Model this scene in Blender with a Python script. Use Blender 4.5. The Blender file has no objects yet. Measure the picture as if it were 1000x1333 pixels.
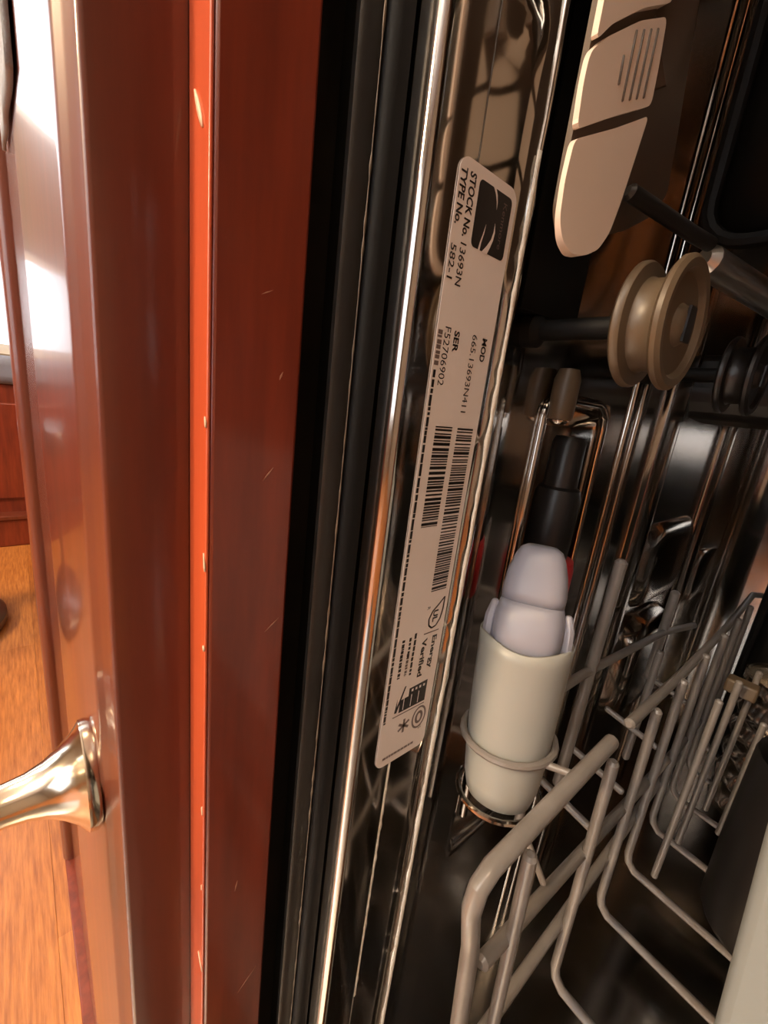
import bpy, math, random
from mathutils import Vector, Matrix
random.seed(7)
sc = bpy.context.scene
COL = sc.collection
H = 0.60                                   # height of the phone camera above the kitchen floor, metres

# ------------------------------------------------------------------ camera
cam_d = bpy.data.cameras.new('camera')
cam = bpy.data.objects.new('camera', cam_d)
COL.objects.link(cam)
RM = ((0.6373872560767219, -0.2729060563601568, 0.7205968152808714),
      (0.7614887351904518, 0.0801462986465437, -0.6432040710313524),
      (0.11778111889871555, 0.958696435382549, 0.25889911706253593))
m4 = Matrix(RM).to_4x4()
m4.translation = (0, 0, H)
cam.matrix_world = m4
cam_d.sensor_fit = 'HORIZONTAL'
cam_d.sensor_width = 36.0
cam_d.lens = 549.0 * 36.0 / 1000.0
cam_d.clip_start = 0.002
cam_d.clip_end = 50
sc.camera = cam

# ------------------------------------------------------------------ world, lights, exposure
w = bpy.data.worlds.new('sky'); sc.world = w
w.use_nodes = True
bg = w.node_tree.nodes['Background']
bg.inputs[0].default_value = (0.95, 0.97, 1.0, 1)
bg.inputs[1].default_value = 4.5

def area(name, loc, target, size, sizey, power, color):
    l = bpy.data.lights.new(name, 'AREA'); l.energy = power; l.color = color
    l.shape = 'RECTANGLE'; l.size = size; l.size_y = sizey
    o = bpy.data.objects.new(name, l); COL.objects.link(o)
    o.location = loc
    o.rotation_euler = (Vector(target) - Vector(loc)).to_track_quat('-Z', 'Y').to_euler()
    return o
WARM = (1.0, 0.72, 0.44)
area('right_fill_light', (0.75, -0.75, 2.36), (0.75, -0.75, 0), 0.5, 0.5, 15, WARM)  # fill added for faces turned right, in place of bounce inside the tub
area('pendant_lamp_light', (-0.50, -1.90, 1.75), (-0.2, 0.0, 0.5), 0.30, 0.30, 56, WARM)
area('far_lamp_light', (-1.3, -0.9, 2.36), (-1.3, -0.9, 0), 0.5, 0.5, 38, WARM)
area('ceiling_fill_light', (0.2, -1.7, 1.95), (0.2, -1.7, 3.0), 0.5, 0.5, 45, (1.0, 0.95, 0.88))  # unseen light added to brighten the ceiling
area('window_daylight', (-2.48, -1.2, 1.62), (0.0, -0.6, 0.5), 2.0, 1.0, 22, (0.92, 0.96, 1.0))

sc.view_settings.view_transform = 'Standard'
sc.view_settings.look = 'None'
sc.view_settings.gamma = 1
sc.view_settings.use_curve_mapping = False
sc.view_settings.exposure = -0.12
sc.cycles.use_denoising = True
sc.cycles.max_bounces = 10
sc.cycles.glossy_bounces = 8
sc.cycles.caustics_reflective = True
sc.cycles.blur_glossy = 0.6
sc.cycles.sample_clamp_indirect = 6

# ------------------------------------------------------------------ materials
def mat(name, color, rough=0.5, metal=0.0, coat=0.0, coat_rough=0.1, spec=0.5, bump=None, vary=None, trans=0.0, sss=0.0, stretch=(1, 1, 1), emit=None):
    """vary = (second colour, noise scale); bump = (scale, strength, distance)"""
    m = bpy.data.materials.new(name); m.use_nodes = True
    nt = m.node_tree; b = nt.nodes['Principled BSDF']
    b.inputs['Base Color'].default_value = (*color, 1)
    b.inputs['Roughness'].default_value = rough
    b.inputs['Metallic'].default_value = metal
    b.inputs['Specular IOR Level'].default_value = spec
    b.inputs['Coat Weight'].default_value = coat
    b.inputs['Coat Roughness'].default_value = coat_rough
    b.inputs['Transmission Weight'].default_value = trans
    if sss:
        b.inputs['Subsurface Weight'].default_value = sss
        b.inputs['Subsurface Radius'].default_value = (0.004, 0.003, 0.002)
        b.inputs['Subsurface Scale'].default_value = 1.0
    if emit:
        b.inputs['Emission Color'].default_value = (*emit[0], 1)
        b.inputs['Emission Strength'].default_value = emit[1]
    if vary or bump:
        tc = nt.nodes.new('ShaderNodeTexCoord'); mp = nt.nodes.new('ShaderNodeMapping')
        mp.inputs['Scale'].default_value = stretch
        nt.links.new(tc.outputs['Object'], mp.inputs['Vector'])
    if vary:
        n = nt.nodes.new('ShaderNodeTexNoise'); n.inputs['Scale'].default_value = vary[1]; n.inputs['Detail'].default_value = 6
        n.inputs['Roughness'].default_value = 0.62
        nt.links.new(mp.outputs[0], n.inputs['Vector'])
        r = nt.nodes.new('ShaderNodeValToRGB')
        r.color_ramp.elements[0].position = 0.32; r.color_ramp.elements[1].position = 0.70
        r.color_ramp.elements[0].color = (*color, 1); r.color_ramp.elements[1].color = (*vary[0], 1)
        nt.links.new(n.outputs[0], r.inputs[0]); nt.links.new(r.outputs[0], b.inputs['Base Color'])
    if bump:
        n2 = nt.nodes.new('ShaderNodeTexNoise'); n2.inputs['Scale'].default_value = bump[0]; n2.inputs['Detail'].default_value = 3
        nt.links.new(mp.outputs[0], n2.inputs['Vector'])
        bp = nt.nodes.new('ShaderNodeBump'); bp.inputs['Strength'].default_value = bump[1]; bp.inputs['Distance'].default_value = bump[2]
        nt.links.new(n2.outputs[0], bp.inputs['Height']); nt.links.new(bp.outputs[0], b.inputs['Normal'])
    return m

M = {}
M['cherry'] = mat('cherry_wood', (0.24, 0.036, 0.013), 0.38, coat=0.55, coat_rough=0.13, vary=((0.13, 0.018, 0.007), 16), stretch=(6, 6, 0.6))
M['cherry_light'] = mat('cherry_wood_door_front', (0.155, 0.032, 0.014), 0.36, coat=0.7, coat_rough=0.09, vary=((0.10, 0.019, 0.008), 14), stretch=(6, 6, 0.5))
M['scratch'] = mat('pale_scratch', (0.42, 0.19, 0.12), 0.6)
M['cherry_lit_edge'] = mat('cherry_painted_lit', (0.62, 0.105, 0.032), 0.4, coat=0.4, coat_rough=0.15, vary=((0.48, 0.065, 0.020), 14), stretch=(6, 6, 0.5))  # brighter cherry, with lamp light put into the colour of the frame front
M['chip'] = mat('bare_wood_chip', (0.85, 0.60, 0.42), 0.6)
M['steel'] = mat('stainless_steel', (0.42, 0.39, 0.36), 0.13, 1.0, bump=(9, 0.10, 0.004))
M['steel_flat'] = mat('stainless_steel_lip', (0.52, 0.49, 0.46), 0.10, 1.0)
M['polished'] = mat('polished_steel_fold', (0.75, 0.72, 0.67), 0.16, 1.0)
M['steel_rough'] = mat('brushed_steel', (0.55, 0.52, 0.49), 0.28, 1.0)
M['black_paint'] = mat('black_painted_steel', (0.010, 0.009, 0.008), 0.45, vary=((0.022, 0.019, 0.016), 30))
M['worn'] = mat('scuffed_bare_edge', (0.34, 0.29, 0.23), 0.4, 0.6)
M['rubber'] = mat('black_rubber', (0.004, 0.004, 0.004), 0.6, spec=0.2)
M['paper'] = mat('label_paper', (0.78, 0.70, 0.66), 0.45, vary=((0.74, 0.66, 0.61), 40))
M['ink'] = mat('label_ink', (0.012, 0.010, 0.010), 0.4)
M['ink_soft'] = mat('label_ink_soft', (0.16, 0.12, 0.11), 0.5)
M['ink_pale'] = mat('label_ink_faint', (0.035, 0.035, 0.04), 0.5)
M['beige'] = mat('beige_plastic', (0.80, 0.66, 0.55), 0.42, sss=0.0, bump=(600, 0.05, 0.0004))
M['tan'] = mat('tan_plastic', (0.10, 0.07, 0.042), 0.38)
M['shaded_beige'] = mat('beige_plastic_in_shade', (0.085, 0.058, 0.040), 0.4)  # beige plastic with the shade on the bracket and seams put into its colour
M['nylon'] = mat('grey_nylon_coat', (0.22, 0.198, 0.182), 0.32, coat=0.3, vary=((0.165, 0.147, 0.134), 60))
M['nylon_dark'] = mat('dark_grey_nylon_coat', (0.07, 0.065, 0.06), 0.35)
M['white_plastic'] = mat('milky_plastic', (0.31, 0.31, 0.285), 0.38, sss=0.25)
M['lavender'] = mat('lavender_plastic', (0.29, 0.29, 0.345), 0.36, sss=0.2)
M['black_plastic'] = mat('black_plastic', (0.012, 0.011, 0.011), 0.35)
M['red_plastic'] = mat('red_plastic', (0.50, 0.02, 0.025), 0.35)
M['nickel'] = mat('satin_nickel', (0.80, 0.72, 0.58), 0.16, 1.0)
M['pale_white'] = mat('white_line', (0.90, 0.85, 0.74), 0.7, bump=(900, 0.4, 0.001))  # white for the painted highlight on the fold and for the seam line
M['board'] = mat('pale_board', (0.22, 0.24, 0.235), 0.55, bump=(700, 0.1, 0.0005))
M['black_tray'] = mat('black_enamel', (0.006, 0.006, 0.006), 0.35)
M['stone'] = mat('dark_counter_stone', (0.05, 0.045, 0.04), 0.2, vary=((0.11, 0.10, 0.09), 120))
M['dark_bowl'] = mat('dark_glazed_ceramic', (0.035, 0.035, 0.028), 0.18)
M['plaster'] = mat('warm_plaster', (0.30, 0.24, 0.18), 0.8)
M['ceiling'] = mat('ceiling_paint', (0.80, 0.79, 0.76), 0.9)
M['cushion'] = mat('blue_grey_cloth', (0.20, 0.22, 0.30), 0.9, bump=(300, 0.3, 0.002))
M['towel'] = mat('blue_grey_towel', (0.30, 0.33, 0.37), 0.95, bump=(900, 0.4, 0.001))
M['dark_wood'] = mat('dark_brown_wood', (0.065, 0.030, 0.020), 0.35, coat=0.4)
M['white_paint'] = mat('white_window_paint', (0.80, 0.78, 0.74), 0.5)
M['oak'] = []
for i, (a, b_) in enumerate((((0.56, 0.21, 0.05), (0.27, 0.08, 0.016)), ((0.52, 0.19, 0.043), (0.24, 0.07, 0.014)), ((0.60, 0.235, 0.058), (0.31, 0.095, 0.02)))):
    M['oak'].append(mat('oak_plank', a, 0.42, coat=0.25, coat_rough=0.25, vary=(b_, 26), stretch=(0.7, 9, 1), bump=(60, 0.15, 0.001)))
g = bpy.data.materials.new('window_glass'); g.use_nodes = True
gb = g.node_tree.nodes['Principled BSDF']
gb.inputs['Transmission Weight'].default_value = 1; gb.inputs['Roughness'].default_value = 0.0; gb.inputs['IOR'].default_value = 1.02
M['glass'] = g

# ------------------------------------------------------------------ helpers: coordinates are millimetres from the camera spot
def W(p):
    return Vector((p[0] / 1000.0, p[1] / 1000.0, H + p[2] / 1000.0))

def tag(o, label=None, cat=None, group=None, kind=None):
    if label: o['label'] = label
    if cat: o['category'] = cat
    if group: o['group'] = group
    if kind: o['kind'] = kind
    return o

def empty(name, p, label=None, cat=None, group=None, kind=None):
    o = bpy.data.objects.new(name, None); COL.objects.link(o)
    o.location = W(p); o.empty_display_size = 0.02
    return tag(o, label, cat, group, kind)

class MB:
    def __init__(self): self.v = []; self.f = []; self.sm = []
    def add(self, vs, fs, smooth=False):
        n = len(self.v); self.v += [tuple(q) for q in vs]
        for f in fs: self.f.append(tuple(i + n for i in f)); self.sm.append(smooth)
        return self
    def box(self, a, b):
        x0, y0, z0 = a; x1, y1, z1 = b
        return self.add([(x0, y0, z0), (x1, y0, z0), (x1, y1, z0), (x0, y1, z0), (x0, y0, z1), (x1, y0, z1), (x1, y1, z1), (x0, y1, z1)],
                        [(0, 3, 2, 1), (4, 5, 6, 7), (0, 1, 5, 4), (1, 2, 6, 5), (2, 3, 7, 6), (3, 0, 4, 7)])
    def tube(self, pts, r, n=10, cap=True, rs=None):
        """round bar along a polyline with rounded ends"""
        P = [Vector(p) for p in pts]
        R_ = list(rs) if rs else [r] * len(P)
        if cap:
            d0 = (P[0] - P[1]).normalized(); d1 = (P[-1] - P[-2]).normalized()
            P = [P[0] + d0 * R_[0] * 0.5] + P + [P[-1] + d1 * R_[-1] * 0.5]
            R_ = [R_[0] * 0.55] + R_ + [R_[-1] * 0.55]
        rings = []; up = None
        for i, p in enumerate(P):
            a = (P[i] - P[i - 1]) if i else (P[1] - P[0])
            b = (P[i + 1] - P[i]) if i < len(P) - 1 else (P[-1] - P[-2])
            t = (a.normalized() + b.normalized())
            t = t.normalized() if t.length > 1e-6 else b.normalized()
            if up is None:
                up = Vector((0, 0, 1)) if abs(t.z) < 0.9 else Vector((1, 0, 0))
            s = t.cross(up).normalized(); u = s.cross(t).normalized(); up = u
            rings.append([p + (s * math.cos(k * 2 * math.pi / n) + u * math.sin(k * 2 * math.pi / n)) * R_[i] for k in range(n)])
        vs = [q for r_ in rings for q in r_]; fs = []
        for i in range(len(rings) - 1):
            for k in range(n):
                fs.append((i * n + k, i * n + (k + 1) % n, (i + 1) * n + (k + 1) % n, (i + 1) * n + k))
        fs.append(tuple(range(n - 1, -1, -1))); fs.append(tuple((len(rings) - 1) * n + k for k in range(n)))
        return self.add(vs, fs, True)
    def lathe(self, prof, c, axis, n=28, close=False):
        """prof = [(radius, distance along axis)]"""
        ax = Vector(axis).normalized(); t = Vector((0, 0, 1)) if abs(ax.z) < 0.9 else Vector((1, 0, 0))
        s = ax.cross(t).normalized(); u = s.cross(ax); c = Vector(c)
        vs = []
        for r, d in prof:
            for k in range(n):
                a = 2 * math.pi * k / n
                vs.append(c + ax * d + (s * math.cos(a) + u * math.sin(a)) * r)
        fs = []
        m = len(prof)
        for i in range(m if close else m - 1):
            j = (i + 1) % m
            for k in range(n):
                fs.append((i * n + k, i * n + (k + 1) % n, j * n + (k + 1) % n, j * n + k))
        if not close:
            if prof[0][0] > 1e-6: fs.append(tuple(range(n - 1, -1, -1)))
            if prof[-1][0] > 1e-6: fs.append(tuple((m - 1) * n + k for k in range(n)))
        return self.add(vs, fs, True)
    def prism(self, prof, z0, z1, smooth=False, caps=True):
        """plan outline [(x,y)] closed, extruded in z"""
        n = len(prof)
        vs = [(x, y, z0) for x, y in prof] + [(x, y, z1) for x, y in prof]
        fs = [(i, (i + 1) % n, n + (i + 1) % n, n + i) for i in range(n)]
        self.add(vs, fs, smooth)
        if caps: self.add(vs, [tuple(range(n - 1, -1, -1)), tuple(range(n, 2 * n))])
        return self
    def slab(self, prof, x0, x1, smooth=False):
        """outline [(y,z)] closed, extruded in x"""
        n = len(prof)
        vs = [(x0, y, z) for y, z in prof] + [(x1, y, z) for y, z in prof]
        self.add(vs, [(i, (i + 1) % n, n + (i + 1) % n, n + i) for i in range(n)], smooth)
        self.add(vs, [tuple(range(n - 1, -1, -1)), tuple(range(n, 2 * n))])
        return self
    def build(self, name, m, parent=None, bevel=0, seg=2, sub=0, label=None, solid=0, auto=True):
        me = bpy.data.meshes.new(name)
        org = parent.matrix_world.translation if parent else None
        if parent:
            o0 = Vector(parent.get('_org', (0, 0, 0)))
        else:
            xs = [q[0] for q in self.v]; ys = [q[1] for q in self.v]; zs = [q[2] for q in self.v]
            o0 = W(((min(xs) + max(xs)) / 2, (min(ys) + max(ys)) / 2, min(zs)))
        me.from_pydata([W(q) - o0 for q in self.v], [], self.f)
        me.validate()
        import bmesh
        bm = bmesh.new(); bm.from_mesh(me)
        bmesh.ops.recalc_face_normals(bm, faces=bm.faces); bm.to_mesh(me); bm.free()
        for p in me.polygons: p.use_smooth = True
        if m: me.materials.append(m)
        o = bpy.data.objects.new(name, me); COL.objects.link(o)
        if parent: o.parent = parent
        else: o.location = o0
        o['_org'] = tuple(o0)
        if solid:
            s = o.modifiers.new('thickness', 'SOLIDIFY'); s.thickness = solid / 1000; s.offset = 0
        if bevel:
            b = o.modifiers.new('bevel', 'BEVEL'); b.width = bevel / 1000; b.segments = seg; b.limit_method = 'ANGLE'; b.angle_limit = 0.6
        if sub:
            s = o.modifiers.new('sub', 'SUBSURF'); s.levels = sub; s.render_levels = sub
        if auto and not sub:
            me.set_sharp_from_angle(angle=0.7)
        if label: o['label'] = label
        return o

def root(name, p, label, cat, group=None):
    o = empty(name, p, label, cat, group); o['_org'] = tuple(W(p)); return o

def structure(o): o['kind'] = 'structure'; return o

def arc(cx, cy, r, a0, a1, n):
    return [(cx + r * math.cos(math.radians(a0 + (a1 - a0) * i / n)), cy + r * math.sin(math.radians(a0 + (a1 - a0) * i / n))) for i in range(n + 1)]

def rrect(y0, y1, z0, z1, r, n=5):
    return arc(y1 - r, z1 - r, r, 0, 90, n) + arc(y0 + r, z1 - r, r, 90, 180, n) + arc(y0 + r, z0 + r, r, 180, 270, n) + arc(y1 - r, z0 + r, r, 270, 360, n)

# ================================================================== THE ROOM
FZ = -H * 1000
base = structure(MB().box((-2500, -3000, FZ - 40), (2200, 640, FZ - 16)).build('floor', M['oak'][1]))
base['label'] = 'orange oak strip floor seen past the cabinet door'
pw = 83.0; y = -3000.0; k = 0
meshes = {}
while y < 620:
    x = -2500.0 - random.random() * 700
    # only the strips the photograph can see are laid as single planks; the rest is one sheet further down
    if -760 < y < 160:
        while x < 300:
            L = random.choice((620, 860, 1100))
            x0 = max(x, -2500.0); x1 = min(x + L, 300.0)
            if x1 - x0 > 60:
                MB().box((x0 + 0.05, y + 0.05, FZ - 16), (x1 - 0.05, y + pw - 0.05, FZ + random.uniform(-0.3, 0.3))).build('plank', M['oak'][k % 3], base, bevel=0.25, seg=1); k += 1
            x += L
    else:
        MB().box((-2500, y + 0.6, FZ - 16), (2200, y + pw - 0.6, FZ)).build('plank', M['oak'][k % 3], base); k += 1
    y += pw
MB().box((301, -760, FZ - 16), (2200, 160, FZ)).build('plank', M['oak'][1], base)

structure(MB().box((-2560, -3060, 1800), (2260, 700, 1840)).build('ceiling', M['ceiling']))
GX0, GX1, GZ0, GZ1 = -900, 1300, -180, 1450
structure(MB().box((-2560, -3060, FZ), (GX0, -3000, 1800)).box((GX1, -3060, FZ), (2260, -3000, 1800)).box((GX0, -3060, GZ1), (GX1, -3000, 1800)).box((GX0, -3060, FZ), (GX1, -3000, GZ0)).build('wall_front', M['plaster']))
gd = structure(MB().box((GX0, -3050, GZ0), (GX0 + 60, -3010, GZ1)).box((GX1 - 60, -3050, GZ0), (GX1, -3010, GZ1)).box((GX0 + 60, -3050, GZ0), (GX1 - 60, -3010, GZ0 + 60)).box((GX0 + 60, -3050, GZ1 - 60), (GX1 - 60, -3010, GZ1)).build('window_3', M['white_paint']))
for j in range(3):
    a = GX0 + 60 + (GX1 - GX0 - 120) * j / 3; b = GX0 + 60 + (GX1 - GX0 - 120) * (j + 1) / 3
    MB().box((a + 20, -3033, GZ0 + 60), (b - 20, -3027, GZ1 - 60)).build('pane', M['glass'], gd)
    if j: MB().box((a - 20, -3045, GZ0 + 60), (a + 20, -3015, GZ1 - 60)).build('mullion', M['white_paint'], gd)
structure(MB().box((2200, -3000, FZ), (2260, 640, 1800)).build('wall_right', M['plaster']))
structure(MB().box((-2560, 640, FZ), (2260, 700, 1800)).build('wall_back', M['plaster']))
# left wall with a low window over the window seat and a tall one above it
wl = MB()
WY0, WY1 = -2400, 60
wl.box((-2560, -3000, FZ), (-2500, WY0, 1800)).box((-2560, WY1, FZ), (-2500, 640, 1800))
wl.box((-2560, WY0, FZ), (-2500, WY1, -10)).box((-2560, WY0, 1700), (-2500, WY1, 1800))
wl.box((-2560, WY0, 420), (-2500, WY1, 900))
structure(wl.build('wall_left', M['plaster']))
for n_, (z0, z1) in enumerate(((-10, 420), (900, 1700))):
    wf = structure(MB().box((-2545, WY0, z0), (-2515, WY0 + 40, z1)).box((-2545, WY1 - 40, z0), (-2515, WY1, z1))
                   .box((-2545, WY0 + 40, z0), (-2515, WY1 - 40, z0 + 40)).box((-2545, WY0 + 40, z1 - 40), (-2515, WY1 - 40, z1)).build('window_%d' % (n_ + 1), M['white_paint']))
    for j in range(4):
        yy = WY0 + 40 + (WY1 - WY0 - 80) * j / 4; y2 = WY0 + 40 + (WY1 - WY0 - 80) * (j + 1) / 4
        MB().box((-2532, yy + 8, z0 + 40), (-2528, y2 - 8, z1 - 40)).build('pane', M['glass'], wf)
        if j: MB().box((-2540, yy - 8, z0 + 40), (-2520, yy + 8, z1 - 40)).build('mullion', M['white_paint'], wf)

# window seat below the window
ws = root('window_seat', (-2200, -600, FZ), 'red wooden window seat cupboard across the room at the left edge', 'bench')
MB().box((-2490, -1350, FZ + 90), (-1760, 300, -95)).build('body', M['cherry'], ws, bevel=3)
MB().box((-2490, -1350, FZ), (-1715, 300, FZ + 90)).build('plinth', M['cherry'], ws, bevel=4)
MB().box((-1775, -1350, FZ + 90), (-1706, 300, FZ + 104)).build('ledge', M['cherry_light'], ws, bevel=3)
for j in range(3):
    y0 = -1330 + j * 545
    MB().box((-1764, y0 + 10, FZ + 150), (-1748, y0 + 525, -150)).build('door', M['cherry'], ws, bevel=4)
cu = MB().box((-2480, -1345, -94), (-1735, 295, -16)).build('seat_cushion', M['cushion'], bevel=22, seg=4)
tag(cu, 'blue-grey cushion lying on the red window seat', 'cushion')

# round-footed stool standing on the oak floor
st = root('pedestal_stool', (-1190, -215, FZ), 'dark brown stool with a round flat foot on the oak floor', 'stool')
MB().lathe([(0, 0), (196, 0), (200, 6), (200, 22), (192, 30), (90, 40), (40, 60), (0, 60)], (-1210, -255, FZ + 0.6), (0, 0, 1), 48).build('foot', M['dark_wood'], st)
MB().lathe([(30, 50), (26, 200), (32, 330), (40, 400)], (-1210, -255, FZ), (0, 0, 1), 24).build('column', M['dark_wood'], st)
MB().lathe([(0, 400), (150, 400), (160, 412), (160, 440), (150, 452), (0, 456)], (-1210, -255, FZ), (0, 0, 1), 40).build('seat', M['dark_wood'], st)

# ================================================================== CABINET LEFT OF THE DISHWASHER
cab = root('kitchen_cabinet', (-300, 300, FZ), 'glossy red cherry cabinet with a nickel knob beside the dishwasher', 'cabinet')
ZB, ZT = -590, 268
# face frame: the stile beside the dishwasher opening, its rails and the far stile
stile = MB().box((-140, 30, ZB), (-90, 50, ZT)).build('face_frame_stile', M['cherry'], cab, bevel=0.9, seg=2)
MB().box((-560, 30, ZB), (-510, 50, ZT)).build('face_frame_stile', M['cherry'], cab, bevel=0.9)
MB().box((-510, 30, ZT - 40), (-140, 50, ZT)).build('face_frame_rail', M['cherry'], cab, bevel=0.9)
MB().box((-510, 30, ZB), (-140, 50, ZB + 40)).build('face_frame_rail', M['cherry'], cab, bevel=0.9)
MB().box((-118, 50.5, ZB), (-106, 600, ZT)).build('side_panel', M['black_paint'], cab)  # coloured black for the shade in the gap beside the tub
MB().box((-560, 50.5, ZB), (-548, 600, ZT)).build('side_panel', M['cherry'], cab)
MB().box((-545, 0.5, FZ + 0.4), (-90, 60, ZB)).build('base_board', M['cherry'], cab, bevel=1.0)
MB().box((-101.7, 29.3, ZB), (-90.2, 30.05, ZT)).build('lit_edge_strip', M['cherry_lit_edge'], stile, bevel=0.3, label='frame edge coloured bright orange as if lit')  # strip coloured brighter than the stile to look lit
# worn nicks along the corner of the stile
for (dx, dz, sl, ln, wd) in ((-95.5, 46, 0.38, 7.0, 2.2), (-90.6, -9, 0.1, 2.2, 0.9), (-90.6, -40, 0.1, 4.2, 0.8), (-90.6, -62, 0.05, 1.5, 1.0), (-90.8, -112, 0.1, 2.5, 0.8), (-91.5, -172, 0.5, 4.0, 1.2), (-90.7, -140, 0.0, 2.0, 0.6)):
    q = MB(); n = 5; vs = []
    for i in range(n):
        t = i / (n - 1); wv = wd * math.sin(math.pi * (0.12 + 0.8 * t)) * random.uniform(0.7, 1.1)
        xx = dx - sl * ln * (t - 0.5) * 1.6; zz = dz + ln * (t - 0.5)
        vs += [(xx - wv / 2, 29.15, zz), (xx + wv / 2, 29.15, zz)]
    fs = [(2 * i, 2 * i + 1, 2 * i + 3, 2 * i + 2) for i in range(n - 1)]
    q.add(vs, fs).build('wear_chip', M['chip'], stile, solid=0.3)
for (yy, zz, a, ln) in ((41, 18, 0.5, 3), (45, 2, 1.2, 2), (43, -20, 0.9, 4), (39, -147, 1.4, 4), (44, -195, 0.8, 9), (46, -60, 0.7, 5)):
    q = MB(); dy = math.cos(a) * ln / 2; dz = math.sin(a) * ln / 2
    q.add([(-89.75, yy - dy, zz - dz), (-89.75, yy + 0.25, zz), (-89.75, yy + dy, zz + dz), (-89.75, yy - 0.25, zz)], [(0, 1, 2, 3)])
    q.build('scratch', M['scratch'], stile, solid=0.15)

# flat slab door: front face at y=9, routed outer edges
def door_plan(x0, x1):
    e = [(0, 29.6), (0, 13.0), (0.6, 12.2), (2.2, 11.7), (3.2, 11.0), (4.3, 10.6), (5.2, 9.7), (7, 9.0)]
    return [(x1 - a, b) for a, b in e] + [(x0 + a, b) for a, b in reversed(e)]
door_o = MB().prism(door_plan(-500, -102), ZB + 4, ZT - 6).build('door', M['cherry_light'], cab, bevel=0.4, seg=2, label='shiny door front with routed edge')
# half-round post closing the far end of the cabinet
bead = MB(); n = 16
pl = [(-502, 29.6)] + [(-512 + 10 * math.cos(math.pi * i / n), 12 - 13 * math.sin(math.pi * i / n) ** 0.8) for i in range(n + 1)] + [(-522, 29.6)]
bead.prism(pl, ZB + 0.3, ZT - 1).build('corner_post', M['cherry_light'], cab)
# towel folded over the top of the door
tw_ = MB(); vs = []; nx, nz = 26, 20
for j in range(nz + 1):
    for i in range(nx + 1):
        x = -405 + 193 * i / nx; zt = 264 - (264 - 88 - 0.17 * (-212 - x)) * j / nz
        vs.append((x, 7.4 - 0.3 * math.sin(i * 0.5) * (0.3 + 0.7 * j / nz) - 0.4 * j / nz, zt))
fs = [(j * (nx + 1) + i, j * (nx + 1) + i + 1, (j + 1) * (nx + 1) + i + 1, (j + 1) * (nx + 1) + i) for j in range(nz) for i in range(nx)]
m0 = len(vs)
for i in range(nx + 1): vs.append((-405 + 193 * i / nx, 29.2, 265.5))
for i in range(nx): fs.append((i, i + 1, m0 + i + 1, m0 + i))
tag(tw_.add(vs, fs, True).build('dish_towel', M['towel'], solid=2.0, auto=False), 'blue-grey dish towel hanging on the cabinet door at top left', 'towel')
# knob
kc = (-122, 9.0, -114)
kb = MB().lathe([(0, 0), (14.5, 0), (15.2, 1.2), (15.0, 3.0), (13.6, 4.0), (12.0, 5.2), (9.6, 8.0), (7.4, 11.5), (6.0, 15.5), (5.4, 20), (5.6, 26), (7.5, 31), (11.5, 34), (13.5, 37), (13.0, 41), (9, 44), (0, 45)], kc, (0, -1, 0), 40)
kb.build('knob', M['nickel'], door_o, label='polished nickel knob with a flared neck')

# neighbouring worktop over the cabinet and the dishwasher
ct = MB().box((-1200, -12, 274), (1400, 636, 304)).build('countertop', M['stone'], bevel=6, seg=3)
tag(ct, 'dark stone worktop running over the cabinet and dishwasher', 'countertop')

# cabinet right of the dishwasher, mirror of the frame
cab2 = root('kitchen_cabinet', (800, 300, FZ), 'cherry cabinet on the far right side of the dishwasher opening', 'cabinet')
MB().box((500, 30, ZB), (560, 50, ZT)).build('face_frame_stile', M['cherry'], cab2, bevel=0.9)
MB().box((510, 50.5, ZB), (1300, 600, ZT)).build('body', M['cherry'], cab2)
MB().box((530, 9, ZB + 12), (920, 29.6, ZT - 12)).build('door', M['cherry_light'], cab2, bevel=3)

# ================================================================== DISHWASHER
dw = root('dishwasher', (200, 300, FZ), 'open stainless steel dishwasher with a rating label inside its left edge', 'dishwasher')
Z0, Z1 = -330.0, 225.0
# black side bracket between cabinet and tub
MB().prism([(-87.5, 56), (-85.8, 55.2), (-85.2, 56), (-85.2, 60.4), (-85.6, 61), (-90, 61), (-90, 57)], -480, 262).build('side_bracket', M['black_paint'], dw)
MB().prism([(-101, 61.2), (-84.4, 61.2), (-83.2, 62.0), (-82.6, 63.5), (-82.6, 66.0), (-101, 66.0)], -480, 262).build('door_gasket', M['rubber'], dw)
q = MB(); vs = []; z = 262.0
while z > -330:
    wv = 0.10 + 0.35 * random.random() ** 3
    vs += [(-85.0, 60.3 - wv, z), (-85.0, 60.3 + wv, z)]; z -= 2.6
q.add(vs, [(2 * i, 2 * i + 1, 2 * i + 3, 2 * i + 2) for i in range(len(vs) // 2 - 1)]).build('worn_edge', M['worn'], dw, solid=0.15)
def lip_plan(sx=1, off=0):
    """inner profile of the tub's front edge, from the outer flange round the corner and into the tub"""
    p = [(-100, 69.6), (-100, 66.6), (-82, 66.6)] + [(-77.4, 66.6)]
    p += arc(-77.4, 69.2, 2.6, -90, 0, 10)[1:]
    p += [(-74.8, 81.5), (-75.1, 82.4), (-75.9, 83.2), (-76.0, 84.5), (-76.2, 99.5), (-75.4, 100.8)]
    p += arc(-75.2, 103.0, 1.2, -60, 60, 5)
    p += [(-77.6, 108), (-79.8, 113), (-82.2, 118.5), (-83.6, 123), (-84, 128), (-84, 140)]
    return p
lp = lip_plan()
def sheet(mb, prof, z0, z1, nz=1):
    n = len(prof)
    vs = []
    for j in range(nz + 1):
        z = z0 + (z1 - z0) * j / nz
        vs += [(x, yv, z) for x, yv in prof]
    fs = []
    for j in range(nz):
        for i in range(n - 1):
            fs.append((j * n + i, j * n + i + 1, (j + 1) * n + i + 1, (j + 1) * n + i))
    mb.add(vs, fs, True)
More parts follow.
